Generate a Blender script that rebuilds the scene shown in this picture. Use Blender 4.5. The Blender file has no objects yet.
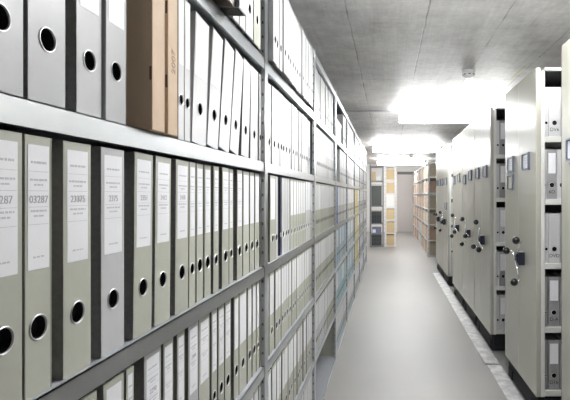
import bpy, bmesh, math, random
from mathutils import Vector, Matrix
R = random.Random(7)
SC = bpy.context.scene
COL = SC.collection
F = 500.0; VX, VY = 388.0, 195.0; H = 1.365; D = 0.43   # camera: focal px, vanishing point, eye height, distance to shelf plane
FD = F * D

# ------------------------------------------------------------------ materials
def new_mat(name):
    m = bpy.data.materials.new(name); m.use_nodes = True
    nt = m.node_tree; b = nt.nodes['Principled BSDF']
    return m, nt, b

def plain(name, col, rough=0.5, metal=0.0, var=0.0, noise=0.0, nscale=20.0, bump=0.0, spec=0.5):
    m, nt, b = new_mat(name)
    b.inputs['Roughness'].default_value = rough
    b.inputs['Metallic'].default_value = metal
    b.inputs['Specular IOR Level'].default_value = spec
    b.inputs['Base Color'].default_value = (*col, 1)
    src = None
    if noise > 0 or bump > 0:
        tc = nt.nodes.new('ShaderNodeTexCoord')
        n = nt.nodes.new('ShaderNodeTexNoise'); n.inputs['Scale'].default_value = nscale; n.inputs['Detail'].default_value = 4
        nt.links.new(tc.outputs['Object'], n.inputs['Vector'])
        if noise > 0:
            mr = nt.nodes.new('ShaderNodeMapRange')
            mr.inputs['To Min'].default_value = 1 - noise; mr.inputs['To Max'].default_value = 1 + noise
            nt.links.new(n.outputs['Fac'], mr.inputs['Value']); src = mr.outputs[0]
        if bump > 0:
            bp = nt.nodes.new('ShaderNodeBump'); bp.inputs['Strength'].default_value = bump; bp.inputs['Distance'].default_value = 0.002
            nt.links.new(n.outputs['Fac'], bp.inputs['Height']); nt.links.new(bp.outputs[0], b.inputs['Normal'])
    if var > 0:
        oi = nt.nodes.new('ShaderNodeObjectInfo')
        mr = nt.nodes.new('ShaderNodeMapRange')
        mr.inputs['To Min'].default_value = 1 - var; mr.inputs['To Max'].default_value = 1 + var
        nt.links.new(oi.outputs['Random'], mr.inputs['Value'])
        if src is not None:
            mu = nt.nodes.new('ShaderNodeMath'); mu.operation = 'MULTIPLY'
            nt.links.new(src, mu.inputs[0]); nt.links.new(mr.outputs[0], mu.inputs[1]); src = mu.outputs[0]
        else: src = mr.outputs[0]
    if src is not None:
        vm = nt.nodes.new('ShaderNodeVectorMath'); vm.operation = 'SCALE'
        vm.inputs[0].default_value = col
        nt.links.new(src, vm.inputs['Scale']); nt.links.new(vm.outputs[0], b.inputs['Base Color'])
    return m

M = {}
M['sage'] = plain('sage_card', (.445, .45, .385), .42, var=.07, noise=.05, nscale=60)
M['greyspine'] = plain('light_grey_card', (.50, .50, .51), .42, var=.05, noise=.04, nscale=60)
M['white'] = plain('white_card', (.57, .57, .57), .45, var=.05, noise=.03, nscale=40)
M['midgrey'] = plain('mid_grey_card', (.30, .30, .30), .45, var=.05, noise=.12, nscale=120)
M['cover'] = plain('marbled_dark_cover', (.23, .23, .225), .5, var=.2, noise=.3, nscale=150)
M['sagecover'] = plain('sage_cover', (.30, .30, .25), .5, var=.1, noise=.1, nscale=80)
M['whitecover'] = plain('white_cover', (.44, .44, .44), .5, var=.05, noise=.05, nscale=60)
M['paper'] = plain('paper_block', (.72, .71, .67), .8, noise=.08, nscale=200)
M['label'] = plain('label_paper', (.84, .84, .86), .5, noise=.02, nscale=30)
M['ink'] = plain('grey_ink', (.56, .56, .60), .8)
M['darkink'] = plain('dark_ink', (.47, .47, .51), .8)
M['marker'] = plain('black_marker', (.03, .03, .035), .7)
M['hole'] = plain('dark_hole', (.012, .012, .014), .9)
M['ring'] = plain('chrome_ring', (.72, .72, .72), .38, metal=.8)
M['navy'] = plain('navy_card', (.03, .035, .075), .4)
M['blue'] = plain('blue_card', (.10, .17, .42), .45)
M['lightblue'] = plain('light_blue_card', (.38, .52, .66), .45)
M['teal'] = plain('teal_card', (.18, .42, .52), .45)
M['yellow'] = plain('yellow_card', (.68, .56, .22), .45)
M['taupe'] = plain('taupe_card', (.33, .28, .25), .5, noise=.1, nscale=50)
M['kraft'] = plain('kraft_cardboard', (.55, .415, .29), .75, var=.06, noise=.08, nscale=40, bump=.1)
M['kraftpink'] = plain('reddish_cardboard', (.43, .30, .225), .75, var=.06, noise=.08, nscale=40)
M['kraftpale'] = plain('pale_cardboard', (.44, .38, .285), .75, var=.06, noise=.08, nscale=40)
M['kraftedge'] = plain('cardboard_slot', (.16, .09, .05), .8)
M['kraftyellow'] = plain('yellow_cardboard', (.56, .43, .25), .75, var=.05, noise=.06, nscale=30)
M['galv'] = plain('galvanised_steel', (.68, .70, .725), .30, metal=1.0, noise=.06, nscale=25)
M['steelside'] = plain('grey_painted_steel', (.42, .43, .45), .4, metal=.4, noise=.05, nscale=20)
M['darksteel'] = plain('dark_grey_steel', (.17, .18, .21), .45)
M['board'] = plain('grey_blue_board', (.46, .48, .52), .35, metal=.2, noise=.05, nscale=12)
M['slot'] = plain('slot_dark', (.03, .03, .035), .8)
M['slotsoft'] = plain('slot_grey', (.12, .12, .125), .8)
M['cab'] = plain('cabinet_enamel', (.40, .393, .343), .27, noise=.02, nscale=4)
M['seam'] = plain('panel_seam_line', (.36, .355, .31), .4)
M['cabedge'] = plain('cabinet_frame_enamel', (.66, .655, .62), .36)
M['cabshade'] = plain('cabinet_inner_shade', (.045, .045, .05), .6)  # shade inside the cabinets, put into the base colour
M['seal'] = plain('rubber_seal', (.03, .03, .03), .7)
M['black'] = plain('black_plinth', (.014, .014, .016), .7, spec=.2)
M['ball'] = plain('black_ball', (.012, .012, .013), .12)
M['hub'] = plain('navy_hub', (.018, .02, .035), .3)
M['chrome'] = plain('chrome_rod', (.82, .82, .82), .12, metal=1)
M['holder'] = plain('label_holder_frame', (.10, .115, .15), .35)
M['card'] = plain('holder_card', (.68, .72, .78), .35)
M['plastic'] = plain('white_plastic', (.80, .80, .79), .35)
M['lampbody'] = plain('lamp_body', (.80, .80, .80), .4)
M['wallpaint'] = plain('wall_paint', (.74, .73, .71), .7, noise=.03, nscale=3)
M['doorpaint'] = plain('door_paint', (.58, .54, .52), .5, noise=.02, nscale=2)
M['doorframe'] = plain('door_frame_paint', (.72, .70, .68), .5)
M['lintelshade'] = plain('lintel_shadow', (.16, .14, .13), .6)  # shadow under the lintel, painted as a dark colour
M['rackpost'] = plain('rack_white_steel', (.70, .70, .70), .4)
M['cratebar'] = plain('crate_wire', (.09, .095, .10), .5)
M['crate'] = plain('black_wire_crate', (.03, .033, .035), .5)
M['crategrey'] = plain('dark_green_crate', (.085, .095, .085), .5)
M['bluebag'] = plain('blue_grey_pack', (.13, .15, .24), .5)

def concrete_ceiling():
    m, nt, b = new_mat('board_marked_concrete')
    L = nt.links.new; N = nt.nodes.new
    tc = N('ShaderNodeTexCoord')
    # broad blotches
    n1 = N('ShaderNodeTexNoise'); n1.inputs['Scale'].default_value = 1.6; n1.inputs['Detail'].default_value = 6; n1.inputs['Roughness'].default_value = .65
    L(tc.outputs['Object'], n1.inputs['Vector'])
    # streaks along the boards
    mp = N('ShaderNodeMapping'); mp.inputs['Scale'].default_value = (26, 1.1, 1)
    L(tc.outputs['Object'], mp.inputs['Vector'])
    n2 = N('ShaderNodeTexNoise'); n2.inputs['Scale'].default_value = 1.0; n2.inputs['Detail'].default_value = 5; n2.inputs['Roughness'].default_value = .7
    L(mp.outputs[0], n2.inputs['Vector']); n2.inputs['Distortion'].default_value = .6
    # cross flecks
    mp3 = N('ShaderNodeMapping'); mp3.inputs['Scale'].default_value = (5, 22, 1)
    L(tc.outputs['Object'], mp3.inputs['Vector'])
    n3 = N('ShaderNodeTexNoise'); n3.inputs['Scale'].default_value = 1.0; n3.inputs['Detail'].default_value = 5; n3.inputs['Roughness'].default_value = .75
    L(mp3.outputs[0], n3.inputs['Vector']); n3.inputs['Distortion'].default_value = 1.2
    # board joints: rows of 0.5 m along Y, cross joints every 2.5 m
    mpb = N('ShaderNodeMapping'); mpb.inputs['Rotation'].default_value = (0, 0, math.pi / 2); mpb.inputs['Location'].default_value = (-0.09, 0.245, 0)
    nw = N('ShaderNodeTexNoise'); nw.inputs['Scale'].default_value = 6; nw.inputs['Detail'].default_value = 3
    L(tc.outputs['Object'], nw.inputs['Vector'])
    va = N('ShaderNodeVectorMath'); va.operation = 'SCALE'; va.inputs['Scale'].default_value = .018
    L(nw.outputs['Color'], va.inputs[0])
    vb = N('ShaderNodeVectorMath'); vb.operation = 'ADD'
    L(tc.outputs['Object'], vb.inputs[0]); L(va.outputs[0], vb.inputs[1]); L(vb.outputs[0], mpb.inputs['Vector'])
    bk = N('ShaderNodeTexBrick'); bk.offset = 0; bk.inputs['Scale'].default_value = 1.0
    bk.inputs['Brick Width'].default_value = 2.5; bk.inputs['Row Height'].default_value = .5
    bk.inputs['Mortar Size'].default_value = .007; bk.inputs['Mortar Smooth'].default_value = .6
    L(mpb.outputs[0], bk.inputs['Vector'])
    nm = N('ShaderNodeTexNoise'); nm.inputs['Scale'].default_value = 2.3; nm.inputs['Detail'].default_value = 3
    L(tc.outputs['Object'], nm.inputs['Vector'])
    rm = N('ShaderNodeMapRange'); rm.inputs['From Min'].default_value = .38; rm.inputs['From Max'].default_value = .62; rm.inputs['To Min'].default_value = .15
    L(nm.outputs['Fac'], rm.inputs['Value'])
    jm = N('ShaderNodeMath'); jm.operation = 'MULTIPLY'; L(bk.outputs['Fac'], jm.inputs[0]); L(rm.outputs[0], jm.inputs[1])
    # small pits
    vo = N('ShaderNodeTexVoronoi'); vo.inputs['Scale'].default_value = 3.6; vo.inputs['Randomness'].default_value = 1
    L(tc.outputs['Object'], vo.inputs['Vector'])
    pit = N('ShaderNodeMapRange'); pit.inputs['From Min'].default_value = .022; pit.inputs['From Max'].default_value = .05; pit.inputs['To Min'].default_value = 1; pit.inputs['To Max'].default_value = 0
    L(vo.outputs['Distance'], pit.inputs['Value'])
    def madd(a, k, c):
        x = N('ShaderNodeMath'); x.operation = 'MULTIPLY_ADD'; L(a, x.inputs[0]); x.inputs[1].default_value = k
        if isinstance(c, float): x.inputs[2].default_value = c
        else: L(c, x.inputs[2])
        return x.outputs[0]
    n4 = N('ShaderNodeTexNoise'); n4.inputs['Scale'].default_value = 7; n4.inputs['Detail'].default_value = 9; n4.inputs['Roughness'].default_value = .78
    L(tc.outputs['Object'], n4.inputs['Vector'])
    v = madd(n1.outputs['Fac'], .55, .60 - .275 - .15 - .05 - .35)
    v = madd(n2.outputs['Fac'], .30, v)
    v = madd(n3.outputs['Fac'], .10, v)
    v = madd(n4.outputs['Fac'], .70, v)
    v = madd(jm.outputs[0], -.30, v)
    v = madd(pit.outputs[0], -.28, v)
    mx = N('ShaderNodeMath'); mx.operation = 'MAXIMUM'; mx.inputs[1].default_value = .04; L(v, mx.inputs[0])
    vm = N('ShaderNodeVectorMath'); vm.operation = 'SCALE'; vm.inputs[0].default_value = (1.02, 1.0, .98)
    L(mx.outputs[0], vm.inputs['Scale'])
    # yellow chalk stroke
    sp = N('ShaderNodeSeparateXYZ'); L(tc.outputs['Object'], sp.inputs[0])
    def band(out, c, w):
        a = N('ShaderNodeMath'); a.operation = 'SUBTRACT'; L(out, a.inputs[0]); a.inputs[1].default_value = c
        ab = N('ShaderNodeMath'); ab.operation = 'ABSOLUTE'; L(a.outputs[0], ab.inputs[0])
        lt = N('ShaderNodeMath'); lt.operation = 'LESS_THAN'; L(ab.outputs[0], lt.inputs[0]); lt.inputs[1].default_value = w
        return lt.outputs[0]
    b1 = band(sp.outputs['X'], 1.20, .010); b2 = band(sp.outputs['Y'], 4.62, .25)
    bm_ = N('ShaderNodeMath'); bm_.operation = 'MULTIPLY'; L(b1, bm_.inputs[0]); L(b2, bm_.inputs[1])
    bs = N('ShaderNodeMath'); bs.operation = 'MULTIPLY'; bs.inputs[1].default_value = .6; L(bm_.outputs[0], bs.inputs[0])
    mix = N('ShaderNodeMix'); mix.data_type = 'RGBA'
    L(bs.outputs[0], mix.inputs['Factor']); L(vm.outputs[0], mix.inputs[6]); mix.inputs[7].default_value = (.48, .47, .08, 1)
    L(mix.outputs[2], b.inputs['Base Color'])
    b.inputs['Roughness'].default_value = .50
    hs = madd(jm.outputs[0], -1.0, madd(n2.outputs['Fac'], .5, madd(n3.outputs['Fac'], .5, 0.0)))
    bp = N('ShaderNodeBump'); bp.inputs['Strength'].default_value = .5; bp.inputs['Distance'].default_value = .008
    L(hs, bp.inputs['Height']); L(bp.outputs[0], b.inputs['Normal'])
    return m
M['ceiling'] = concrete_ceiling()

def floor_mat():
    m, nt, b = new_mat('grey_coated_floor')
    L = nt.links.new; N = nt.nodes.new
    tc = N('ShaderNodeTexCoord')
    n1 = N('ShaderNodeTexNoise'); n1.inputs['Scale'].default_value = 1.2; n1.inputs['Detail'].default_value = 5
    n2 = N('ShaderNodeTexNoise'); n2.inputs['Scale'].default_value = 90; n2.inputs['Detail'].default_value = 2
    L(tc.outputs['Object'], n1.inputs['Vector']); L(tc.outputs['Object'], n2.inputs['Vector'])
    a = N('ShaderNodeMath'); a.operation = 'MULTIPLY_ADD'; L(n1.outputs['Fac'], a.inputs[0]); a.inputs[1].default_value = .10; a.inputs[2].default_value = .265
    c = N('ShaderNodeMath'); c.operation = 'MULTIPLY_ADD'; L(n2.outputs['Fac'], c.inputs[0]); c.inputs[1].default_value = .03; L(a.outputs[0], c.inputs[2])
    vm = N('ShaderNodeVectorMath'); vm.operation = 'SCALE'; vm.inputs[0].default_value = (1.03, 1.0, .955)
    L(c.outputs[0], vm.inputs['Scale']); L(vm.outputs[0], b.inputs['Base Color'])
    r = N('ShaderNodeMath'); r.operation = 'MULTIPLY_ADD'; L(n1.outputs['Fac'], r.inputs[0]); r.inputs[1].default_value = .15; r.inputs[2].default_value = .36
    L(r.outputs[0], b.inputs['Roughness'])
    return m
M['floor'] = floor_mat()

def plate_mat():
    m, nt, b = new_mat('mottled_zinc_plate')
    L = nt.links.new; N = nt.nodes.new
    tc = N('ShaderNodeTexCoord')
    n = N('ShaderNodeTexNoise'); n.inputs['Scale'].default_value = 11; n.inputs['Detail'].default_value = 6; n.inputs['Roughness'].default_value = .7
    L(tc.outputs['Object'], n.inputs['Vector'])
    cr = N('ShaderNodeValToRGB'); cr.color_ramp.elements[0].position = .38; cr.color_ramp.elements[0].color = (.56, .56, .55, 1)
    cr.color_ramp.elements[1].position = .62; cr.color_ramp.elements[1].color = (.88, .88, .87, 1)
    L(n.outputs['Fac'], cr.inputs[0]); L(cr.outputs[0], b.inputs['Base Color'])
    b.inputs['Metallic'].default_value = .35; b.inputs['Roughness'].default_value = .45
    return m
M['plate'] = plate_mat()

def emit(name, col, strength):
    m, nt, b = new_mat(name)
    b.inputs['Base Color'].default_value = (.9, .9, .9, 1)
    b.inputs['Emission Color'].default_value = (*col, 1); b.inputs['Emission Strength'].default_value = strength
    return m
M['tube'] = emit('fluorescent_tube', (.975, .99, 1.0), 23.0)

# ------------------------------------------------------------------ mesh builder
class MB:
    def __init__(s): s.v = []; s.f = []; s.m = []; s.mats = []
    def mi(s, mat):
        if mat not in s.mats: s.mats.append(mat)
        return s.mats.index(mat)
    def face(s, pts, mat):
        n = len(s.v); s.v += [tuple(p) for p in pts]; s.f.append(tuple(range(n, n + len(pts)))); s.m.append(s.mi(mat))
    def box(s, x0, x1, y0, y1, z0, z1, mat, mx=None):
        n = len(s.v)
        P = [(x0, y0, z0), (x1, y0, z0), (x1, y1, z0), (x0, y1, z0), (x0, y0, z1), (x1, y0, z1), (x1, y1, z1), (x0, y1, z1)]
        if mx is not None: P = [tuple(mx @ Vector(p)) for p in P]
        s.v += P; i = s.mi(mat)
        for q in ((0, 3, 2, 1), (4, 5, 6, 7), (0, 1, 5, 4), (1, 2, 6, 5), (2, 3, 7, 6), (3, 0, 4, 7)):
            s.f.append(tuple(n + k for k in q)); s.m.append(i)
    def frustum(s, p0, p1, r0, r1, mat, seg=12, caps=True):
        p0 = Vector(p0); p1 = Vector(p1); d = (p1 - p0).normalized()
        u = d.orthogonal().normalized(); w = d.cross(u)
        n = len(s.v); i = s.mi(mat)
        for p, r in ((p0, r0), (p1, r1)):
            for k in range(seg):
                a = 2 * math.pi * k / seg
                s.v.append(tuple(p + (u * math.cos(a) + w * math.sin(a)) * r))
        for k in range(seg):
            k2 = (k + 1) % seg
            s.f.append((n + k, n + k2, n + seg + k2, n + seg + k)); s.m.append(i)
        if caps:
            s.f.append(tuple(n + k for k in range(seg - 1, -1, -1))); s.m.append(i)
            s.f.append(tuple(n + seg + k for k in range(seg))); s.m.append(i)
    def lathe(s, c, axis, prof, mat, seg=20):
        # prof: list of (distance along axis, radius)
        c = Vector(c); d = Vector(axis).normalized(); u = d.orthogonal().normalized(); w = d.cross(u)
        n = len(s.v); i = s.mi(mat)
        for t, r in prof:
            for k in range(seg):
                a = 2 * math.pi * k / seg
                s.v.append(tuple(c + d * t + (u * math.cos(a) + w * math.sin(a)) * max(r, 1e-5)))
        for j in range(len(prof) - 1):
            for k in range(seg):
                k2 = (k + 1) % seg
                s.f.append((n + j * seg + k, n + j * seg + k2, n + (j + 1) * seg + k2, n + (j + 1) * seg + k)); s.m.append(i)
    def sphere(s, c, r, mat, seg=16, rings=10):
        s.lathe(c, (0, 0, 1), [(-r * math.cos(math.pi * j / rings), r * math.sin(math.pi * j / rings)) for j in range(rings + 1)], mat, seg)
    def tube(s, pts, r, mat, seg=8):
        for a, b in zip(pts[:-1], pts[1:]): s.frustum(a, b, r, r, mat, seg)
        for p in pts[1:-1]: s.sphere(p, r * 1.01, mat, seg, 6)
    def mesh(s, name, bevel=0.0, smooth=False):
        me = bpy.data.meshes.new(name)
        me.from_pydata(s.v, [], s.f)
        for k in s.mats: me.materials.append(M[k])
        me.polygons.foreach_set('material_index', s.m)
        bm = bmesh.new(); bm.from_mesh(me)
        bmesh.ops.recalc_face_normals(bm, faces=bm.faces) if len(bm.faces) < 60000 else None
        if bevel > 0:
            es = [e for e in bm.edges if len(e.link_faces) == 2 and e.calc_face_angle(0) > .6]
            bmesh.ops.bevel(bm, geom=es, offset=bevel, segments=2, affect='EDGES', profile=.5, clamp_overlap=True)
        bm.to_mesh(me); bm.free()
        if smooth:
            for p in me.polygons: p.use_smooth = True
        me.update()
        return me
    def obj(s, name, parent=None, bevel=0.0, smooth=False, loc=None):
        return link(name, s.mesh(name, bevel, smooth), parent, loc)

def link(name, data, parent=None, loc=None):
    o = bpy.data.objects.new(name, data); COL.objects.link(o)
    if parent is not None: o.parent = parent
    if loc is not None: o.location = loc
    return o
def tag(o, label, cat, group=None, kind=None):
    o['label'] = label; o['category'] = cat
    if group: o['group'] = group
    if kind: o['kind'] = kind
    n = len(label.split()); assert 4 <= n <= 16, (n, label)
    return o
def struct(o, label=None):
    o['kind'] = 'structure'
    if label: o['label'] = label
    return o
def empty(name, loc):
    o = bpy.data.objects.new(name, None); COL.objects.link(o); o.location = loc; o.empty_display_size = .1
    return o
def copy_tree(o, parent=None):
    c = o.copy(); COL.objects.link(c)
    if parent is not None: c.parent = parent
    for ch in o.children: copy_tree(ch, c)
    return c
def text_mesh(txt, size, mat, name='label_number'):
    cu = bpy.data.curves.new(name, 'FONT'); cu.body = txt; cu.size = size; cu.align_x = 'CENTER'; cu.align_y = 'CENTER'; cu.extrude = .00015
    cu.resolution_u = 3
    to = bpy.data.objects.new(name, cu); COL.objects.link(to)
    dg = bpy.context.evaluated_depsgraph_get(); dg.update()
    me = bpy.data.meshes.new_from_object(to.evaluated_get(dg))
    bpy.data.objects.remove(to); bpy.data.curves.remove(cu)
    me.materials.clear(); me.materials.append(M[mat]); me.name = name
    return me
ORD = ['zeroth', 'first', 'second', 'third', 'fourth', 'fifth', 'sixth', 'seventh', 'eighth', 'ninth', 'tenth', 'eleventh', 'twelfth', 'thirteenth', 'fourteenth',
       'fifteenth', 'sixteenth', 'seventeenth', 'eighteenth', 'nineteenth', 'twentieth', 'twenty-first', 'twenty-second', 'twenty-third', 'twenty-fourth', 'twenty-fifth', 'twenty-sixth', 'twenty-seventh', 'twenty-eighth']

# ------------------------------------------------------------------ room shell
XL, XR, YN, YF, ZC = -.86, 4.2, -4.5, 18.3, 2.50
b = MB(); b.box(XL - .1, XR + .1, YN - .1, YF + .1, -.12, 0, 'floor'); struct(b.obj('floor'), 'grey coated concrete floor')
b = MB(); b.box(XL - .1, XR + .1, YN - .1, YF + .1, ZC, ZC + .15, 'ceiling'); struct(b.obj('ceiling'), 'board marked raw concrete ceiling')
b = MB(); b.box(XL - .12, XL, YN - .1, YF + .1, 0, ZC, 'wallpaint'); struct(b.obj('wall_left'))
b = MB(); b.box(XR, XR + .12, YN - .1, YF + .1, 0, ZC, 'wallpaint'); struct(b.obj('wall_right'))
b = MB(); b.box(XL, XR, YN - .12, YN, 0, ZC, 'wallpaint'); struct(b.obj('wall_near'))
DX0, DX1, DZ = .32, 1.10, 2.22
b = MB()
b.box(XL, DX0, YF, YF + .15, 0, ZC, 'wallpaint'); b.box(DX1, XR, YF, YF + .15, 0, ZC, 'wallpaint'); b.box(DX0, DX1, YF, YF + .15, DZ, ZC, 'wallpaint')
struct(b.obj('wall_far'))
dr = struct(empty('door_1', (DX0, YF + .10, 0)), 'pale pinkish grey door recessed in the far wall')
b = MB(); b.box(.02, DX1 - DX0 - .02, 0, .04, 0.005, DZ - .10, 'doorpaint'); b.obj('door_leaf', dr, bevel=.003)
b = MB(); b.box(0, .02, -.10, .05, 0, DZ, 'doorframe'); b.box(DX1 - DX0 - .02, DX1 - DX0, -.10, .05, 0, DZ, 'doorframe'); b.box(.02, DX1 - DX0 - .02, -.02, .05, DZ - .10, DZ, 'lintelshade'); b.obj('door_frame', dr)  # dark strip over the leaf stands in for the lintel's shadow

# ------------------------------------------------------------------ left shelving
POST = [.40, 1.758, 2.937, 4.12, 5.30, 6.48, 7.66, 8.84, 10.02]
# shelf top heights (absolute), lip height
LV = [('T', H + .842, .042), ('A', H + .478, .040), ('B', H + .115, .034), ('C', H - .250, .034), ('D', H - .598, .034), ('E', H - .968, .032), ('F', .030, .028)]
SHZ = {n: z for n, z, l in LV}
shelving = empty('archive_shelving', (-D, POST[0], 0))
tag(shelving, 'long run of grey steel open shelving packed with binders along the left wall', 'shelving')
def loc(x, y, z): return (x + D, y - POST[0], z)
DEP = .37
def lbox(mb, x0, x1, y0, y1, z0, z1, mat): mb.box(x0 + D, x1 + D, y0 - POST[0], y1 - POST[0], z0, z1, mat)
for i in range(len(POST) - 1):
    for nme, z, lip in LV:
        y0, y1 = POST[i] + .003, POST[i + 1] - .003
        b = MB()
        lbox(b, -D - DEP, -D, y0, y1, z - .002, z, 'board')
        lbox(b, -D - .0025, -D, y0, y1, z - lip, z, 'galv')
        lbox(b, -D - .018, -D - .0025, y0, y1, z - lip, z - lip + .002, 'galv')
        lbox(b, -D - DEP, -D - DEP + .002, y0, y1, z - lip, z, 'galv')
        lbox(b, -D - DEP + .002, -D - .018, y0 + .35 * (y1 - y0), y0 + .35 * (y1 - y0) + .03, z - .022, z - .002, 'steelside')
        b.obj('shelf_board', shelving)
def post(yc):
    b = MB(); w = .019; zt = H + .860
    lbox(b, -D + .0005, -D + .003, yc - w, yc + w, 0, zt, 'galv')
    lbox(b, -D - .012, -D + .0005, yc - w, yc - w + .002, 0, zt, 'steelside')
    k = .06
    while k < zt - .03:
        for q in (-.006,): lbox(b, -D + q - .003, -D + q + .003, yc - w - .0004, yc - w, k, k + .010, 'slotsoft')
        k += .05
    b.obj('upright', shelving)
    b = MB()
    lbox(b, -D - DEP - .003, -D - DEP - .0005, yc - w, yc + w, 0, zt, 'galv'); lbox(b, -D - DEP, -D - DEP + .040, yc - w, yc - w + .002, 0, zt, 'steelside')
    b.obj('rear_upright', shelving)
for yc in POST: post(yc)

# ------------------------------------------------------------------ binders
CACHE = {}
def ring_pts(r, n=16): return [(r * math.cos(2 * math.pi * k / n), r * math.sin(2 * math.pi * k / n)) for k in range(n)]
def binder_meshes(w, h, spine, cover, lab, detail, seed=0):
    """local frame: spine faces +X at x=0, width along Y centred, base at z=0"""
    w = round(w / .002) * .002
    key = (w, h, spine, cover, lab, detail, seed)
    if key in CACHE: return CACHE[key]
    dep = .285; t = .0024 if cover == 'cover' else .0017
    hz = .084; hr = .0148 if w > .04 else min(.012, w / 2 - .004)
    b = MB()
    body = b
    if detail:
        a = min(.021, w / 2 - .0026)
        # spine plate with a real finger hole
        zz = [.0, hz - a, hz + a, h]
        yl, yr = -w / 2, w / 2
        def q(y0, y1, z0, z1): b.face([(0, y0, z0), (0, y1, z0), (0, y1, z1), (0, y0, z1)], spine)
        q(yl, yr, 0, hz - a); q(yl, yr, hz + a, h); q(yl, -a, hz - a, hz + a); q(a, yr, hz - a, hz + a)
        rp = ring_pts(hr); sq = []
        for cy, cz in rp:
            k = a / max(abs(cy), abs(cz)); sq.append((cy * k, cz * k))
        for k in range(16):
            k2 = (k + 1) % 16
            b.face([(0, sq[k][0], hz + sq[k][1]), (0, sq[k2][0], hz + sq[k2][1]), (0, rp[k2][0], hz + rp[k2][1]), (0, rp[k][0], hz + rp[k][1])], spine)
            b.face([(0, rp[k][0], hz + rp[k][1]), (0, rp[k2][0], hz + rp[k2][1]), (-.012, rp[k2][0], hz + rp[k2][1]), (-.012, rp[k][0], hz + rp[k][1])], 'hole')
        b.face([(-.012, y, hz + z) for y, z in rp], 'hole')
        # rounded-looking spine corners, covers, spine inner
        for sgn in (-1, 1):
            b.box(-dep, -.001 if cover == 'cover' else .0003, sgn * w / 2 - (t if sgn > 0 else 0), sgn * w / 2 + (0 if sgn > 0 else t), 0, h, cover)
        b.box(-.004, -.0002, yl + t, -a, 0.0, h, spine); b.box(-.004, -.0002, a, yr - t, 0.0, h, spine)
        b.box(-.004, -.0002, -a, a, hz + a, h, spine); b.box(-.004, -.0002, -a, a, 0.0, hz - a, spine)
    else:
        b.box(-dep, 0, -w / 2, -w / 2 + t, 0, h, cover); b.box(-dep, 0, w / 2 - t, w / 2, 0, h, cover)
        b.box(-.003, 0, -w / 2 + t, w / 2 - t, 0, h, spine)
        b.box(-dep + .01, -.004, -w / 2 + t, w / 2 - t, .006, h - .012, 'paper')
        b.face([(.0006, y * .9, hz + z * .95) for y, z in ring_pts(hr, 12)], 'hole')
        if lab:
            lw = w / 2 - .006
            b.face([(.0006, -lw, h * lab[0]), (.0006, lw, h * lab[0]), (.0006, lw, h * lab[1]), (.0006, -lw, h * lab[1])], 'label')
    out = {'body': body.mesh('archive_binder')}
    if detail:
        b = MB(); b.box(-dep + .01, -.014, -w / 2 + t, w / 2 - t, .022, h - .016, 'paper'); out['paper_block'] = b.mesh('paper_block')
        b = MB(); b.lathe((0, 0, hz), (1, 0, 0), [(.0002, hr + .0018), (.0012, hr + .0013), (.0014, hr + .0004), (.0006, hr - .0004), (-.001, hr - .0006)], 'ring', 20)
        out['finger_ring'] = b.mesh('finger_ring', smooth=True)
        if lab:
            lw = w / 2 - .0075 if w > .055 else w / 2 - .005
            z0, z1 = h * lab[0], h * lab[1]
            b = MB(); b.box(.0001, .0005, -lw, lw, z0, z1, 'label')
            if lab[2]:
                rr = random.Random(seed * 31 + int(w * 1000))
                def row(zc, th, fill, mat='ink'):
                    y = -lw * fill
                    while y < lw * fill:
                        L = rr.uniform(.003, .009); y2 = min(y + L, lw * fill)
                        b.box(.0005, .0007, y, y2, zc - th / 2, zc + th / 2, mat); y = y2 + rr.uniform(.0012, .0025)
                hh = z1 - z0
                for fr, th, fill in ((.86, .0028, .72), (.72, .0026, .8), (.68, .0022, .4), (.47, .0024, .75), (.43, .0022, .45), (.10, .002, .5)):
                    row(z0 + hh * fr, th, fill)
                for fr in (.785, .63, .50, .36): b.box(.0005, .0006, -lw * .93, lw * .93, z0 + hh * fr, z0 + hh * fr + .0006, 'ink')
            out['spine_label'] = b.mesh('spine_label')
    CACHE[key] = out
    return out
NB = 0
def add_binder(x, y, z, w, h, spine, cover, lab, label, group, lean=0.0, yaw=0.0, detail=True, seed=0, number=None, facing=0.0, numz=.56, nummat='darkink', numsize=.0135):
    """x: spine plane, y: centre; lean>0 tips the top towards +Y"""
    global NB
    ms = binder_meshes(w, h, spine, cover, lab, detail, seed)
    o = link('archive_binder', ms['body']); NB += 1
    dz = abs(math.sin(lean)) * w / 2
    o.location = (x, y, z + dz + .0006)
    o.rotation_euler = (-lean, 0, yaw + facing)
    tag(o, label, 'binder', group)
    for k in ('paper_block', 'spine_label', 'finger_ring'):
        if k in ms:
            c = link(k, ms[k], o)
            if k == 'spine_label' and number and numz > .3:
                n = link('label_number', text_mesh(number, numsize, nummat), c)
                n.location = (.0008, 0, h * (lab[0] + (lab[1] - lab[0]) * numz)); n.rotation_euler = (math.pi / 2, 0, math.pi / 2)
    if number and numz <= .3:
        n = link('handwriting', text_mesh(number, numsize, nummat), o)
        n.location = (.0004, 0, numz * h); n.rotation_euler = (math.pi / 2, 0, math.pi / 2)
    return o

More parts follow.
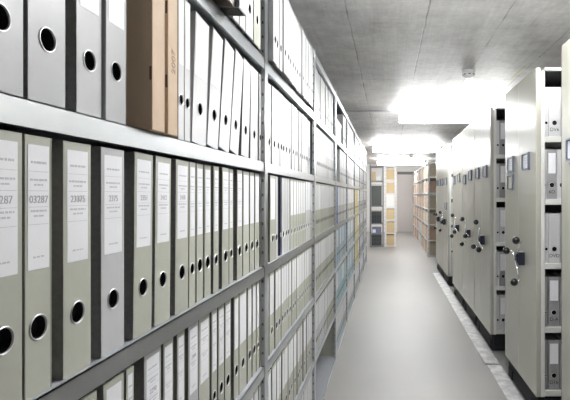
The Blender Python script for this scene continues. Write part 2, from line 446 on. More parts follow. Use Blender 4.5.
SHELFNAME = {0: 'top shelf', 1: 'second shelf down', 2: 'third shelf down', 3: 'fourth shelf down', 4: 'fifth shelf down', 5: 'bottom shelf'}
ROWS = ['A', 'B', 'C', 'D', 'E', 'F']
ROWH = [.312, .304, .323, .304, .312, .312]
SP = {'sage': 'sage green', 'greyspine': 'light grey', 'white': 'white', 'navy': 'navy blue', 'blue': 'blue', 'taupe': 'grey brown', 'lightblue': 'pale blue', 'teal': 'teal', 'yellow': 'yellow'}
LAB = (.485, .965, True); LABP = (.485, .965, False); LABH = (.52, .985, False)
def px_y(x, sb): return F * (D + sb) / (VX - x)
def make_label(spine, lab, extra, k, shelf, bay):
    where = {0: 'before the nearest upright', 1: 'past the nearest upright', 2: 'past the second upright'}[bay]
    s = SP[spine] + ' binder' + (' ' + extra if extra else '')
    return f"{s}, {ORD[k]} {where}, {SHELFNAME[shelf]}"

# near bay, measured from the photograph: (left px, right px, spine, cover, label, setback, lean deg, number)
B0 = {}
B0[2] = [(-18, 22.3, 'sage', 'cover', LAB, .006, 0, '3287'), (23.7, 52, 'sage', 'sagecover', LAB, .008, 0, '03287'), (63, 91, 'sage', 'cover', LAB, .008, 0, '23375'), (101, 124.2, 'greyspine', 'cover', LAB, .008, 0, '2375'),
 (133, 151.5, 'sage', 'cover', LAB, .008, 1.0, '2351'), (154.3, 170, 'sage', 'cover', LAB, .010, 1.0, '2412'), (175, 188, 'sage', 'cover', LAB, .010, .8, '2418'), (188.6, 195.4, 'sage', 'sagecover', LAB, .010, .3, None),
 (196.2, 203.3, 'sage', 'sagecover', LAB, .0145, 0, None), (204.5, 210.8, 'sage', 'cover', LAB, .0145, 0, None), (213.2, 218.7, 'sage', 'cover', LAB, .010, .4, None), (222, 228.7, 'sage', 'cover', LAB, .010, .4, None),
 (229, 233.2, 'sage', 'sagecover', LAB, .0145, 0, None), (237, 242.2, 'sage', 'cover', LAB, .010, .3, None), (243, 249.2, 'sage', 'sagecover', LABP, .0145, 0, None), (249.6, 254.3, 'sage', 'sagecover', LABP, .0145, 0, None),
 (254.7, 259.4, 'sage', 'sagecover', LABP, .0145, 0, None), (259.8, 263.6, 'sage', 'sagecover', LABP, .0145, 0, None)]
B0[1] = [(-28, 23.8, 'greyspine', 'cover', None, .005, 0, None), (27.5, 65.5, 'greyspine', 'cover', None, .008, 0, None), (76, 102, 'greyspine', 'cover', LABH, .0145, 0, None), (105, 126, 'greyspine', 'whitecover', LABH, .010, .3, None),
 (178, 184.2, 'white', 'whitecover', LABH, .004, 0, None), (184.5, 190.3, 'white', 'whitecover', LABH, .006, 0, None), (190.8, 206, 'white', 'whitecover', LABH, .0145, 4.5, None), (206.8, 218, 'white', 'whitecover', LABH, .0145, 8, None),
 (218.8, 229, 'white', 'cover', LABH, .0145, 9.5, None), (229.8, 238.4, 'white', 'cover', LABH, .0145, 10, None), (240, 248.6, 'white', 'cover', LABH, .0145, 5, None), (250, 257.6, 'white', 'cover', LABH, .0145, 1.5, None), (259, 263.6, 'white', 'whitecover', LABH, .0145, 0, None)]
B0[3] = [(71, 97, 'sage', 'cover', LABP, .008, 0, None), (103.2, 124, 'sage', 'cover', LABP, .008, 0, None), (126, 134, 'sage', 'cover', LAB, .008, 0, None), (144, 161, 'greyspine', 'cover', LAB, .0145, 0, '2290'), (163.2, 173.4, 'sage', 'cover', LAB, .0145, 0, None),
 (177, 184.7, 'sage', 'cover', LAB, .0145, 0, None), (188.2, 198.5, 'greyspine', 'cover', LAB, .0145, 0, '2304'), (199, 209.6, 'sage', 'cover', LAB, .0145, 0, None), (211.5, 217.2, 'sage', 'cover', LAB, .0145, 0, None), (218.3, 224.2, 'sage', 'cover', LAB, .0145, 0, None),
 (225, 230.8, 'sage', 'cover', LAB, .0145, 0, None), (234, 238.7, 'sage', 'cover', LABP, .0145, 0, None), (239.1, 246.6, 'sage', 'sagecover', LABP, .0145, 0, None), (247.6, 251.7, 'sage', 'sagecover', LABP, .0145, 0, None), (252.3, 256, 'sage', 'sagecover', LABP, .0145, 0, None),
 (256.4, 259.5, 'sage', 'sagecover', LABP, .0145, 0, None), (259.8, 263.6, 'sage', 'sagecover', LABP, .0145, 0, None)]
B0[0] = [(197, 204.6, 'white', 'cover', None, -.012, 0, None), (206, 213.2, 'white', 'cover', None, -.012, 0, None), (225.5, 234.6, 'taupe', 'taupe', None, -.040, 0, None), (239, 246.8, 'white', 'cover', None, -.052, 0, None),
 (233, 239, 'white', 'whitecover', None, -.012, 0, None), (239.6, 245.4, 'white', 'whitecover', None, -.012, 0, None), (245.9, 253.3, 'white', 'whitecover', None, -.012, 0, None), (254, 260.5, 'sage', 'cover', None, -.010, 0, None)]
B0[4] = [(243, 248.5, 'white', 'whitecover', LABP, .0145, 0, None), (249, 253.6, 'white', 'whitecover', LABP, .0145, 0, None), (254, 258.2, 'white', 'whitecover', LABP, .0145, 0, None), (258.6, 263.4, 'sage', 'sagecover', LABP, .0145, 0, None)]
EXTRA = {(2, 0): 'labelled 287', (2, 1): 'labelled 03287', (2, 2): 'labelled 23375', (2, 3): 'labelled 2375'}
for r, lst in B0.items():
    n = len(lst); py1 = 0; pl = 0
    for j, (xl, xr, sp, cv, lab, sb, lean, num) in enumerate(lst):
        y0, y1 = px_y(xl, sb), px_y(xr, sb)
        if y1 - y0 > .09: y0 = y1 - .09
        tl = math.tan(math.radians(lean))
        y0 = max(y0, py1 + .0015 + ROWH[r] * max(0, pl - tl)); y1 = min(y1, POST[1] - (.0 if sb > .014 else .026) - ROWH[r] * max(0, tl)); py1, pl = y1, tl
        w = round((y1 - y0 - .002) / .002) * .002
        if w < .02: print('thin', r, j, w)
        ex = EXTRA.get((r, j), 'with a white spine label' if lab in (LAB, LABP) else 'with a finger ring' if r != 0 else 'hanging over the lip' if sb < -.03 else '')
        add_binder(-D - sb, (y0 + y1) / 2, SHZ[ROWS[r]], w, ROWH[r], sp, cv, lab, make_label(sp, lab, ex, n - j, r, 0), f'binders on the {SHELFNAME[r]} of the nearest bay', math.radians(lean), 0, True, seed=j % 5, number=num)

def fill(row, y0, y1, bay, pick, detail, group, sbf, maxn=99, start=1):
    y = y0; k = start; pg = 0
    while y < y1 - .045 and k - start < maxn:
        w = R.choice([.05, .05, .058, .06, .066, .074])
        if y + w > y1: w = .044
        g = R.choice([.001, .001, .002, .006, .012])
        sp, cv, lab, ex = pick((y - y0) / (y1 - y0), k)
        sb = sbf()
        add_binder(-D - sb, y + w / 2, SHZ[ROWS[row]], w, ROWH[row], sp, cv, lab, make_label(sp, lab, ex, k, row, bay), group, 0, math.radians(R.uniform(-.8, .8)) if min(g, pg) > .005 else 0, detail, seed=k % 5)
        y += w + g; k += 1; pg = g
    return k
wl = 'with a white spine label'
def pk_row0(t, k): return ('white', 'whitecover', None, 'overhanging the lip') if t < .80 else ('white', 'cover', None, 'set back')
def pk_row1(t, k): return ('white', 'whitecover' if R.random() < .7 else 'cover', LABH, 'with white label')
def pk_row2(t, k): return ('white', 'whitecover', LABH, 'with white label') if .46 < t < .78 and R.random() < .85 else ('sage', 'sagecover', LABP, wl)
def pk_row3(t, k): return ('sage', 'sagecover' if R.random() < .75 else 'cover', LABP, wl)
e = .026
# nearest bay's neighbour (second bay)
ya, yb = POST[1] + e, POST[2] - e
fill(0, ya, yb - .15, 1, pk_row0, True, 'binders on the top shelf of the second bay', lambda: -.020 + R.uniform(-.005, .005))
fill(1, ya, yb, 1, pk_row1, True, 'binders on the second shelf of the second bay', lambda: .012 + R.uniform(0, .008))
# third shelf down: two binders, navy folder, whites, sage pair, whites, then mixed
y = 1.856; k = 1
for (wd, sp, cv, lab, ex, sb) in ((.086, 'sage', 'sagecover', LABP, wl, .008), (.044, 'white', 'whitecover', None, 'with a finger ring', .008), (.024, 'navy', 'navy', None, 'narrow, after a gap', .014), (.062, 'white', 'whitecover', None, 'beside the navy one', .012),
        (.052, 'white', 'whitecover', None, 'with a finger ring', .012), (.046, 'white', 'whitecover', None, 'next to sage green', .012), (.074, 'sage', 'sagecover', LABP, wl, .01), (.074, 'sage', 'sagecover', LABP, wl, .01)):
    if sp == 'navy': y += .066
    add_binder(-D - sb, y + wd / 2, SHZ['C'], wd, .323, sp, cv, lab, make_label(sp, lab, ex, k, 2, 1), 'binders on the third shelf of the second bay', 0, 0, True, seed=k % 5)
    y += wd + .002; k += 1
fill(2, y, yb, 1, pk_row2, True, 'binders on the third shelf of the second bay', lambda: .01, start=k)
fill(3, ya, yb, 1, pk_row3, True, 'binders on the fourth shelf of the second bay', lambda: .008 + R.uniform(0, .006))
fill(4, ya, yb, 1, pk_row3, True, 'binders on the fifth shelf of the second bay', lambda: .008 + R.uniform(0, .006))
fill(5, ya + .35, yb, 1, pk_row3, True, 'binders on the bottom shelf of the second bay', lambda: .012)
# third bay
ya, yb = POST[2] + e, POST[3] - e
fill(0, ya, yb, 2, lambda t, k: ('white', 'whitecover', None, 'set back'), False, 'binders on the top shelf of the third bay', lambda: .012 + R.uniform(0, .012))
fill(1, ya, yb, 2, lambda t, k: ('white', 'whitecover' if t < .4 else 'cover', LABH, 'with white label'), False, 'binders on the second shelf of the third bay', lambda: .012)
fill(2, ya, yb, 2, lambda t, k: ('sage', 'sagecover', LABP, wl), False, 'binders on the third shelf of the third bay', lambda: .01)
fill(3, ya, yb, 2, pk_row3, False, 'binders on the fourth shelf of the third bay', lambda: .01)
fill(4, ya, yb - .04, 2, lambda t, k: ('white' if t < .5 else 'sage', 'sagecover', LABP, wl), False, 'binders on the fifth shelf of the third bay', lambda: .006)

# far bays: too many to count one by one
b = MB()
def simple(mb, x, y, z, w, h, sp, cv, lab):
    mb.box(x - .285, x, y, y + .0024, z, z + h, cv); mb.box(x - .285, x, y + w - .0024, y + w, z, z + h, cv)
    mb.box(x - .003, x, y + .0024, y + w - .0024, z, z + h, sp); mb.box(x - .275, x - .004, y + .0024, y + w - .0024, z + .006, z + h - .012, 'paper')
    mb.face([(x + .0006, y + w / 2 + a * .9, z + .084 + c * .95) for a, c in ring_pts(.0148, 8)], 'hole')
    if lab: mb.face([(x + .0006, y + .006, z + h * .485), (x + .0006, y + w - .006, z + h * .485), (x + .0006, y + w - .006, z + h * .965), (x + .0006, y + .006, z + h * .965)], 'label')
for bay in range(3, 8):
    for r in range(6):
        y = POST[bay] + e; y1 = POST[bay + 1] - e
        if bay == 3 and r == 1: y += .42
        if bay == 3 and r == 0: y += .75
        while y < y1 - .073:
            w = R.choice([.05, .058, .06, .072]); t = R.random()
            if r < 2: sp, cv, lab = 'white', R.choice(['whitecover', 'cover']), R.random() < .5
            else: sp, cv, lab = R.choice(['sage', 'sage', 'white', 'greyspine']), R.choice(['sagecover', 'cover']), True
            if r == 2 and bay == 3 and y < POST[3] + .22: sp, lab = 'blue', False; cv = 'blue'
            if r in (3, 4) and bay in (3, 4) and t < .6: sp, lab = R.choice(['lightblue', 'teal', 'lightblue']), R.random() < .4
            if r in (2, 3, 4) and bay == 5 and .2 < (y - POST[5]) < .75: sp, lab = 'yellow', False
            if r == 5 and bay in (3, 4) and t < .3: sp = 'lightblue'
            if bay >= 6 and r >= 2 and t < .4: sp = R.choice(['lightblue', 'blue', 'greyspine'])
            simple(b, -D - .01, y, SHZ[ROWS[r]] + .0006, w, ROWH[r], sp, cv, lab)
            y += w + R.choice([.001, .002, .010])
o = b.obj('archive_binders'); tag(o, 'closely packed white, green, blue and yellow binders filling the far bays of the left shelving', 'binders', kind='stuff')

# low grey box on the top shelf of the fourth bay
b = MB(); b.box(-.33, 0, 0, .50, 0, .17, 'steelside'); b.box(-.335, .004, -.003, .503, .14, .172, 'greyspine')
o = b.obj('storage_box', bevel=.002, loc=(-D - .01, POST[3] + .06, SHZ['A'] + .001)); tag(o, 'low grey box alone in the open top shelf of the fourth bay', 'box')

# cardboard cases on the second shelf
def case(name, xl, xr, sb, h, label, words=None):
    y0, y1 = px_y(xl, sb), px_y(xr, sb); w = y1 - y0
    t = empty(name, (-D - sb, (y0 + y1) / 2, SHZ['B'] + .0006)); tag(t, label, 'box', 'cardboard cases on the second shelf')
    b = MB(); b.box(-.30, 0, -w / 2, w / 2, 0, h, 'kraft'); b.obj('case_body', t, bevel=.0015)
    b = MB()
    for zf in (.10, .24): b.box(-.005, -.001, -w / 2 - .0006, -w / 2 - .0002, zf - .012, zf + .012, 'kraftedge')
    b.box(.0002, .0005, w / 2 - .0022, w / 2 - .0006, .002, h - .002, 'kraftedge')
    b.obj('flap_slot', t)
    if words:
        n = link('handwriting', text_mesh(words, .024, 'kraftpink', 'handwriting'), t); n.location = (.0006, .002, h * .45); n.rotation_euler = (math.pi / 2, -math.pi / 2, math.pi / 2)
        n.rotation_euler = Matrix(((0, 0, 1), (0, 1, 0), (-1, 0, 0))).to_euler() if False else (Matrix.Rotation(math.pi / 2, 3, 'X') @ Matrix.Rotation(math.pi / 2, 3, 'Z')).to_euler()
        n.rotation_euler = (Matrix.Rotation(math.pi / 2, 3, 'Z') @ Matrix.Rotation(math.pi / 2, 3, 'X') @ Matrix.Rotation(math.pi / 2, 3, 'Z')).to_euler()
case('cardboard_case', 152.3, 165.2, -.014, .319, 'plain brown cardboard case standing upright beside light grey binders on the second shelf')
case('cardboard_case', 168, 178, -.014, .316, 'narrower cardboard case with faint writing between the plain case and white binders', '2007')

# ------------------------------------------------------------------ mobile cabinets on the right
XP = .885; ZP0, ZP1 = .155, 2.128
CSH = [.193, .573, .955, 1.340, 1.715]
def cabinet(y0, y1, label, rot, holders, seed, wheel=True, xlen=2.3):
    t = empty('mobile_cabinet', (XP, y0, 0)); tag(t, label, 'cabinet', 'mobile shelving cabinets along the right side')
    d = y1 - y0
    b = MB(); b.box(.022, xlen, .02, d - .02, .012, ZP0 - .004, 'black')
    b.box(.03, .16, .0, .02, .03, ZP0 - .012, 'black'); b.box(.012, .022, .05, .16, .02, .09, 'black'); b.box(.012, .022, d - .16, d - .05, .02, .09, 'black')
    b.obj('carriage', t, bevel=.004)
    b = MB(); b.box(0, .030, 0, d, ZP0, ZP1, 'cab'); b.obj('end_panel', t, bevel=.005)
    b = MB(); b.box(-.0006, .0, d / 2 - .0016, d / 2 + .0016, ZP0 + .006, ZP1 - .006, 'seam'); b.obj('panel_seam', t)
    b = MB(); b.box(.004, .02, d, d + .012, ZP0 + .02, ZP1 - .02, 'seal'); b.obj('rubber_seal', t)
    # frame: jambs, top, mid divider, far end
    for yy in (0.001, d - .046):
        for xa, xb in ((.0305, .054), (1.10, 1.15), (xlen - .05, xlen)):
            b = MB(); b.box(xa, xb, yy, yy + .045, ZP0, ZP1 - .0225, 'cabedge'); b.obj('frame_post', t, bevel=.002)
    b = MB(); b.box(.054, xlen - .05, d / 2 - .004, d / 2 + .004, ZP0, ZP1 - .03, 'cabshade'); b.obj('divider', t)
    b = MB(); b.box(.054, xlen - .05, .001, d - .001, ZP1 - .016, ZP1, 'cabedge'); b.box(.056, xlen - .052, .006, d - .006, ZP1 - .022, ZP1 - .016, 'cabshade'); b.obj('top_cover', t)  # thin dark layer under the cover imitates interior shade
    for z in CSH:
        for (xa, xb) in ((.0545, 1.0995), (1.1505, xlen - .0505)):
            b = MB(); b.box(xa, xb, .002, d - .002, z - .034, z, 'cabedge'); b.obj('shelf_board', t, bevel=.003)
    # label holders
    for (ya, z, empty_) in holders:
        b = MB(); hw, hh = .078, .056
        b.box(-.014, 0, ya - hw, ya + hw, z - hh, z - hh + .010, 'holder'); b.box(-.014, 0, ya - hw, ya + hw, z + hh - .010, z + hh, 'holder')
        b.box(-.014, 0, ya - hw, ya - hw + .010, z - hh + .01, z + hh - .01, 'holder'); b.box(-.014, 0, ya + hw - .010, ya + hw, z - hh + .01, z + hh - .01, 'holder')
        b.box(-.004, 0, ya - hw + .01, ya + hw - .01, z - hh + .01, z + hh - .01, 'holder')
        ho = b.obj('label_holder', t)
        b = MB(); b.box(-.007, -.0042, ya - hw + .014, ya + hw - .014, z - hh + .014, z + hh - .014, 'card' if not empty_ else 'cabedge')
        if not empty_:
            for k, fr in enumerate((.35, .1, -.2)): b.box(-.0073, -.007, ya - hw * .6, ya + hw * (.5 - .2 * k), z + hh * fr, z + hh * fr + .005, 'ink')
        b.obj('card', ho)
    if wheel:
        yc, zc = .28, .955
        b = MB(); b.box(-.042, 0, yc - .040, yc + .040, zc - .045, zc + .040, 'hub'); b.box(-.050, -.042, yc - .03, yc + .03, zc - .03, zc + .03, 'hub')
        b.frustum((-.050, yc, zc), (-.060, yc, zc), .016, .014, 'chrome', 14)
        wh = b.obj('hand_wheel', t, bevel=.006)
        for k in range(3):
            a = math.radians(rot + 120 * k); r = .16
            cy, cz = math.cos(a), math.sin(a)
            p0 = (-.054, yc + cy * .012, zc + cz * .012); p1 = (-.036, yc + cy * (r - .012), zc + cz * (r - .012)); p2 = (-.056, yc + cy * r, zc + cz * r)
            b = MB(); b.tube([p0, p1, p2], .0055, 'chrome', 10); b.obj('arm', wh, smooth=True)
            b = MB(); b.sphere((-.074, p2[1], p2[2]), .0245, 'ball', 20, 14); b.obj('knob', wh, smooth=True)
    return t
NEARH = .205
cabs = [
 (1.77, 2.552, 'beige mobile cabinet cut off by the right edge of the photo', 60, [(.78 - .17, 1.585, False)], 0),
 (2.99, 3.780, 'beige mobile cabinet with three label holders and a wide open front of binders', 10, [(NEARH, 1.578, False), (.79 - .195, 1.583, False), (.79 - .195, 1.455, True)], 1),
 (4.33, 5.102, 'beige mobile cabinet showing a narrow open front, just behind the nearest hand wheel', 90, [(NEARH, 1.578, False), (.78 - .19, 1.578, False)], 2),
 (5.116, 5.958, 'beige mobile cabinet closed between two others, second of the closed block', 67, [(NEARH + .03, 1.575, False), (.85 - .22, 1.54, False)], 3),
 (5.973, 6.850, 'beige mobile cabinet at the far end of the closed block of three', 75, [(NEARH + .02, 1.575, False), (.87 - .2, 1.56, False)], 4),
 (7.43, 8.304, 'distant beige mobile cabinet past the second open gap', 60, [(NEARH, 1.575, False), (.88 - .2, 1.57, False), (NEARH, 1.20, True)], 5),
 (8.318, 9.200, 'last beige mobile cabinet before the open racks of cardboard boxes', 30, [(NEARH, 1.575, False), (.88 - .2, 1.57, False)], 6)]
CABOBJ = [cabinet(*c) for c in cabs]
CABW = {1: 'the nearest open cabinet', 2: 'the second open cabinet', 5: 'the third open cabinet'}
CSN = ['lowest shelf', 'second shelf up', 'middle shelf', 'fourth shelf up', 'top shelf']
def cab_binder(ci, lv, xa, xb, spine, cover, lab, txt, lab_txt, sb=.02, detail=True, group=None):
    y0 = cabs[ci][0]
    return add_binder((xa + xb) / 2, y0 + sb, CSH[lv], xb - xa, .298, spine, cover, lab, f'{lab_txt} on {CSN[lv]} of {CABW[ci]}', f'binders inside {CABW[ci]}', 0, 0, detail, seed=lv, number=txt, facing=-math.pi / 2, numz=.145, nummat='marker', numsize=.030)
X1 = XP + .0545
for lv in range(5):
    txt = ['D16', 'D-A', 'DVD', '6D', 'DV6'][lv]
    L2 = (.52, .93, False)
    if lv == 4:
        cab_binder(1, lv, X1 + .001, X1 + .026, 'white', 'whitecover', None, None, 'narrow white binder')
        cab_binder(1, lv, X1 + .028, X1 + .098, 'white', 'whitecover', None, txt, 'wide white binder with black writing')
        cab_binder(1, lv, X1 + .10, X1 + .17, 'white', 'whitecover', None, None, 'white binder half hidden by nearest cabinet')
    elif lv == 3:
        cab_binder(1, lv, X1 + .001, X1 + .016, 'white', 'whitecover', None, None, 'thin white binder')
        cab_binder(1, lv, X1 + .019, X1 + .076, 'midgrey', 'cover', L2, txt, 'grey binder labelled and handwritten in black,')
        cab_binder(1, lv, X1 + .078, X1 + .140, 'white', 'whitecover', None, None, 'white binder right of the grey one')
    elif lv == 2:
        cab_binder(1, lv, X1 + .001, X1 + .026, 'white', 'whitecover', None, None, 'narrow white binder')
        cab_binder(1, lv, X1 + .028, X1 + .096, 'white', 'whitecover', None, txt, 'wide white binder with black writing')
        cab_binder(1, lv, X1 + .10, X1 + .17, 'white', 'whitecover', None, None, 'white binder half hidden by nearest cabinet')
    else:
        cab_binder(1, lv, X1 + .001, X1 + .020, 'midgrey', 'cover', None, None, 'thin grey binder')
        cab_binder(1, lv, X1 + .028, X1 + .092, 'midgrey', 'cover', L2, txt, 'grey binder labelled and handwritten in black,')
        cab_binder(1, lv, X1 + .096, X1 + .160, 'midgrey', 'cover', L2, None, 'grey binder half hidden by nearest cabinet')
for lv in range(5):
    wht = lv in (0, 2)
    cab_binder(2, lv, X1 + .002, X1 + .030, 'white', 'whitecover', None, None, 'narrow white binder')
    cab_binder(2, lv, X1 + .032, X1 + .096, 'white' if wht else 'midgrey', 'cover', (.45, .93, False), None, 'white labelled binder' if wht else 'grey binder with white label')
    cab_binder(5, lv, X1 + .002, X1 + .070, 'white', 'cover', None, None, 'white binder', detail=False)
SP['midgrey'] = 'grey'

# steel cover plates along the track
def plate(pts, label, lift):
    b = MB(); th = .004
    (x0, y0), (x1, y1), w = pts
    n = 10
    for k in range(n):
        ya, yb = y0 + (y1 - y0) * k / n, y0 + (y1 - y0) * (k + 1) / n
        za = .001 + lift * max(0, 1 - k / 1.0) ; zb = .001 + lift * max(0, 1 - (k + 1) / 1.0)
        P = [(x0, ya, za), (x0 + w, ya, .001), (x0 + w, yb, .001), (x0, yb, zb)]
        Q = [(x, y, z + th) for x, y, z in P]
        for q in (P[::-1], Q, [P[0], P[1], Q[1], Q[0]], [P[1], P[2], Q[2], Q[1]], [P[2], P[3], Q[3], Q[2]], [P[3], P[0], Q[0], Q[3]]): b.face(q, 'plate')
    o = b.obj('cover_plate'); tag(o, label, 'plate', 'zinc cover plates on the floor')
plate(((.782, 4.02), (.782, 8.75), .118), 'long zinc cover plate with lifted near corner, running along the floor beside cabinets', .012)
plate(((.796, 1.2), (.796, 4.00), .106), 'nearer zinc cover plate on the floor under the nearest cabinets', 0)

# ------------------------------------------------------------------ ceiling lamps, detectors, duct
def lamp(x0, x1, y, label):
    t = empty('ceiling_lamp', ((x0 + x1) / 2, y, ZC)); tag(t, label, 'lamp', 'fluorescent ceiling lamps'); hl = (x1 - x0) / 2
    for q in (-.6, .6):
        b = MB(); b.frustum((hl * q, 0, -.075), (hl * q, 0, 0), .006, .006, 'lampbody', 8); b.frustum((hl * q, 0, -.012), (hl * q, 0, 0), .025, .025, 'lampbody', 14); b.obj('suspension_rod', t)
    b = MB(); b.box(-hl + .02, hl - .02, -.085, .085, -.185, -.076, 'tube'); b.obj('diffuser', t, bevel=.02)
    for s in (-1, 1):
        b = MB(); b.box(s * hl - (.02 if s > 0 else 0), s * hl + (0 if s > 0 else .02), -.088, .088, -.188, -.073, 'lampbody'); b.obj('end_cap', t, bevel=.006)
lamp(-.05, 1.45, 1.95, 'fluorescent lamp across the ceiling above the nearest cabinets')
lamp(.13, 1.63, 6.55, 'glaring fluorescent lamp across the ceiling above the closed cabinets')
lamp(-.35, 1.15, 11.1, 'distant glaring fluorescent lamp above the racks of cardboard boxes')
lamp(-.35, 1.15, 15.65, 'farthest fluorescent lamp across the ceiling in front of the door')
def detector(x, y, label):
    t = empty('smoke_detector', (x, y, ZC)); tag(t, label, 'smoke detector', 'ceiling smoke detectors')
    b = MB(); b.lathe((0, 0, 0), (0, 0, -1), [(0, 0), (0, .060), (.018, .062), (.022, .058), (.022, 0)], 'plastic', 28); b.obj('base', t)
    b = MB(); b.lathe((0, 0, -.022), (0, 0, -1), [(0, .052), (.014, .058), (.032, .052), (.046, .034), (.050, 0)], 'plastic', 28); hd = b.obj('head', t, smooth=True)
    b = MB()
    for k in range(8):
        a = 2 * math.pi * k / 8; mx = Matrix.Translation((0, 0, -.040)) @ Matrix.Rotation(a, 4, 'Z')
        b.box(.050, .0575, -.012, .012, -.004, .004, 'slot', mx)
    b.obj('vent_slots', hd)
detector(.735, 4.56, 'white round smoke detector on the concrete ceiling before the nearer lamp')
detector(.66, 14.4, 'far white smoke detector on the ceiling above the door')
b = MB(); b.box(-.855, 0.11, -.012, .012, -.016, 0, 'steelside'); o = b.obj('ceiling_cable_duct', bevel=.003, loc=(0, 6.72, ZC)); tag(o, 'thin pale cable duct crossing the ceiling left of the nearer lamp', 'cable duct')

# ------------------------------------------------------------------ open racks at the back
def rack(name, x0, x1, y0, y1, levels, ztop, label, mat='rackpost', w=.03, cat='rack', group=None, side=False):
    t = empty(name, (x0, y0, 0)); tag(t, label, cat, group); dx, dy = x1 - x0, y1 - y0
    for px in (0, dx - w):
        for py in (0, dy - w):
            b = MB(); b.box(px, px + w, py, py + .004, 0, ztop, mat); b.box(px if px == 0 else px + w - .004, px + .004 if px == 0 else px + w, py + .004, py + w, 0, ztop, mat)
            k = .08
            while k < ztop - .05: b.box(px + .010, px + .018, py - .0005, py, k, k + .02, 'slot'); k += .10
            b.obj('upright', t)
    for z in levels:
        b = MB(); b.box(.001, dx - .001, .005, dy - .001, z - .025, z, mat); b.obj('shelf_board', t)
    if side:
        b = MB(); b.box(dx - .002, dx, .03, dy - .03, .03, ztop - .02, 'steelside'); b.obj('side_panel', t)
    return t
def carton(x0, x1, y0, y1, z, h, mat, label, group, face='x'):
    t = empty('cardboard_box', ((x0 + x1) / 2, (y0 + y1) / 2, z + .0008)); tag(t, label, 'box', group)
    dx, dy = (x1 - x0) / 2, (y1 - y0) / 2
    b = MB(); b.box(-dx, dx, -dy, dy, 0, h - .001, mat); b.obj('carton', t, bevel=.003)
    b = MB(); b.box(-dx - .0015, dx + .0015, -dy - .0015, dy + .0015, h - .055, h, mat); b.obj('lid', t, bevel=.0015)
    return t
# racks facing the camera left of the door
yq = 13.1; s = yq / F
lvP = [.035, .62, 1.08, 1.74]; 
rack('storage_rack', (369.6 - VX) * s, (383.6 - VX) * s, yq, yq + .5, lvP + [2.13], 2.16, 'tall narrow steel rack of dark wire crates at the end of the left shelving', 'darksteel', side=True)
xa, xb = (371.5 - VX) * s, (381.5 - VX) * s
def crate(z, h, mat, label, bars):
    t = empty('wire_crate', ((xa + xb) / 2, yq + .05, z + .001)); tag(t, label, 'crate', 'crates in the narrow dark rack'); w = (xb - xa) / 2
    b = MB(); b.box(-w, w, .02, .36, 0, h - .03, mat); b.obj('lining', t)
    b = MB()
    for k in range(bars + 1): x = -w + 2 * w * k / bars; b.box(x - .003, x + .003, .008, .016, 0, h, 'cratebar')
    n = max(2, int(h / .09))
    for k in range(n + 1): z_ = h * k / n; b.box(-w, w, .006, .012, max(0, z_ - .003), z_ + .003, 'cratebar')
    b.obj('wire_grid', t)
crate(.035, .30, 'crate', 'black wire crate on the bottom shelf of the narrow rack', 6)
crate(1.08, .56, 'crategrey', 'tall dark green wire crate in the narrow rack beneath the white box', 5)
crate(.62, .34, 'crate', 'black wire crate in the narrow rack below the tall green crate', 4)
b = MB(); b.box(-.12, .12, 0, .3, 0, .17, 'bluebag'); b.box(-.11, -.02, -.004, 0, .03, .12, 'card'); o = b.obj('storage_box', bevel=.02, loc=((xa + xb) / 2, yq + .06, .342)); tag(o, 'blue grey pack lying on the bottom crate of the narrow rack', 'pack')
b = MB(); b.box(-.070, .070, 0, .3, 0, .12, 'plastic'); b.box(-.074, .074, -.004, .304, .085, .122, 'plastic'); o = b.obj('storage_box', bevel=.012, loc=(xb - .076, yq + .06, 1.741)); tag(o, 'white box on the upper shelf of the narrow rack', 'box')
b = MB(); b.box(-.05, .05, 0, .3, 0, .23, 'kraftyellow'); b.box(-.052, .052, -.003, .303, .19, .232, 'kraftyellow'); o = b.obj('storage_box', bevel=.004, loc=(xa + .052, yq + .06, 1.741)); tag(o, 'small yellow box beside the white box on the narrow rack', 'box')
lvQ = [.035, .372, .722, 1.065, 1.415, 1.765]
qx0, qx1 = (384.6 - VX) * s, (396.2 - VX) * s
rack('storage_rack', qx0, qx1, yq, yq + .45, lvQ + [2.12], 2.15, 'white steel rack with a single column of yellowish boxes left of the door', 'rackpost', w=.045)
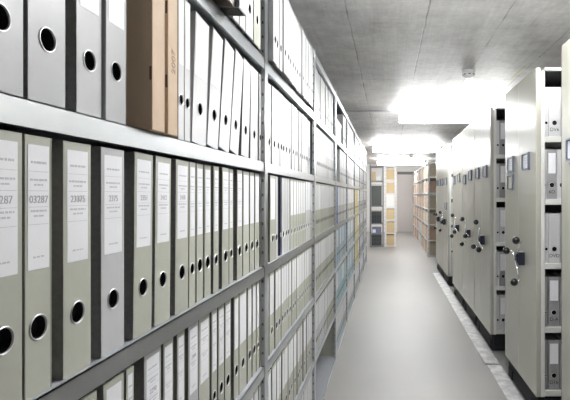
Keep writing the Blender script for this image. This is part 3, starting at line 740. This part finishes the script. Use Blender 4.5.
for k, z in enumerate(lvQ):
    if k == 3:
        carton(qx0 + .05, qx1 - .05, yq + .03, yq + .42, z, .305, 'plastic', 'white box in the column of yellowish boxes left of the door', 'boxes in the white rack')
    else:
        carton(qx0 + .05, qx1 - .05, yq + .03, yq + .42, z, .275, 'kraftyellow', f'yellowish cardboard box, {ORD[k + 1]} from the floor in the white rack by the door', 'boxes in the white rack')
# box racks along the right behind the cabinets
lvR = [.035, .37, .72, 1.07, 1.42, 1.77]; ny = 6; y = 11.0
for u in range(ny):
    ya, yb = y, y + 1.08
    rack('storage_rack', .872, 1.262, ya, yb, lvR + [2.10], 2.13, f'open steel rack of cardboard boxes, {ORD[u + 1]} beyond the last mobile cabinet', 'rackpost', w=.04, group='open box racks along the right side')
    for k, z in enumerate(lvR):
        for j in range(2):
            mat = R.choice(['kraftpink', 'kraft', 'kraftpale', 'kraftpale']) if u < 3 else R.choice(['kraftpink', 'kraft', 'kraftpink'])
            if u == 2 and k in (0, 1): mat = 'greyspine'
            c0 = ya + .045 + j * .50; cname = {'kraft': 'brown', 'kraftpale': 'pale brown', 'kraftpink': 'reddish brown', 'greyspine': 'grey'}[mat]
            carton(.878, 1.235, c0, c0 + .485, z, R.uniform(.245, .275), mat, f'{cname} box, {["nearer", "farther"][j]} one on {["lowest", "second", "third", "fourth", "fifth", "top"][k]} shelf of the {ORD[u + 1]} open box rack', 'boxes in the open racks')
    y = yb + .01

# ------------------------------------------------------------------ camera, world, view
cam = bpy.data.cameras.new('camera'); cam.sensor_width = 36; cam.lens = 36 * F / 570
cam.shift_x = -(VX - 285) / 570; cam.shift_y = -(200 - VY) / 570; cam.clip_start = .02
co = bpy.data.objects.new('camera', cam); COL.objects.link(co); co.location = (0, 0, H); co.rotation_euler = (math.pi / 2, 0, 0)
SC.camera = co
w = bpy.data.worlds.new('world'); SC.world = w; w.use_nodes = True
w.node_tree.nodes['Background'].inputs['Color'].default_value = (.5, .5, .52, 1); w.node_tree.nodes['Background'].inputs['Strength'].default_value = .1
SC.view_settings.view_transform = 'Standard'; SC.view_settings.look = 'None'; SC.view_settings.gamma = 1; SC.view_settings.use_curve_mapping = False
SC.view_settings.exposure = 1.06
SC.cycles.max_bounces = 10; SC.cycles.diffuse_bounces = 6; SC.cycles.use_denoising = True; SC.cycles.sample_clamp_indirect = 8
print('BINDERS', NB)
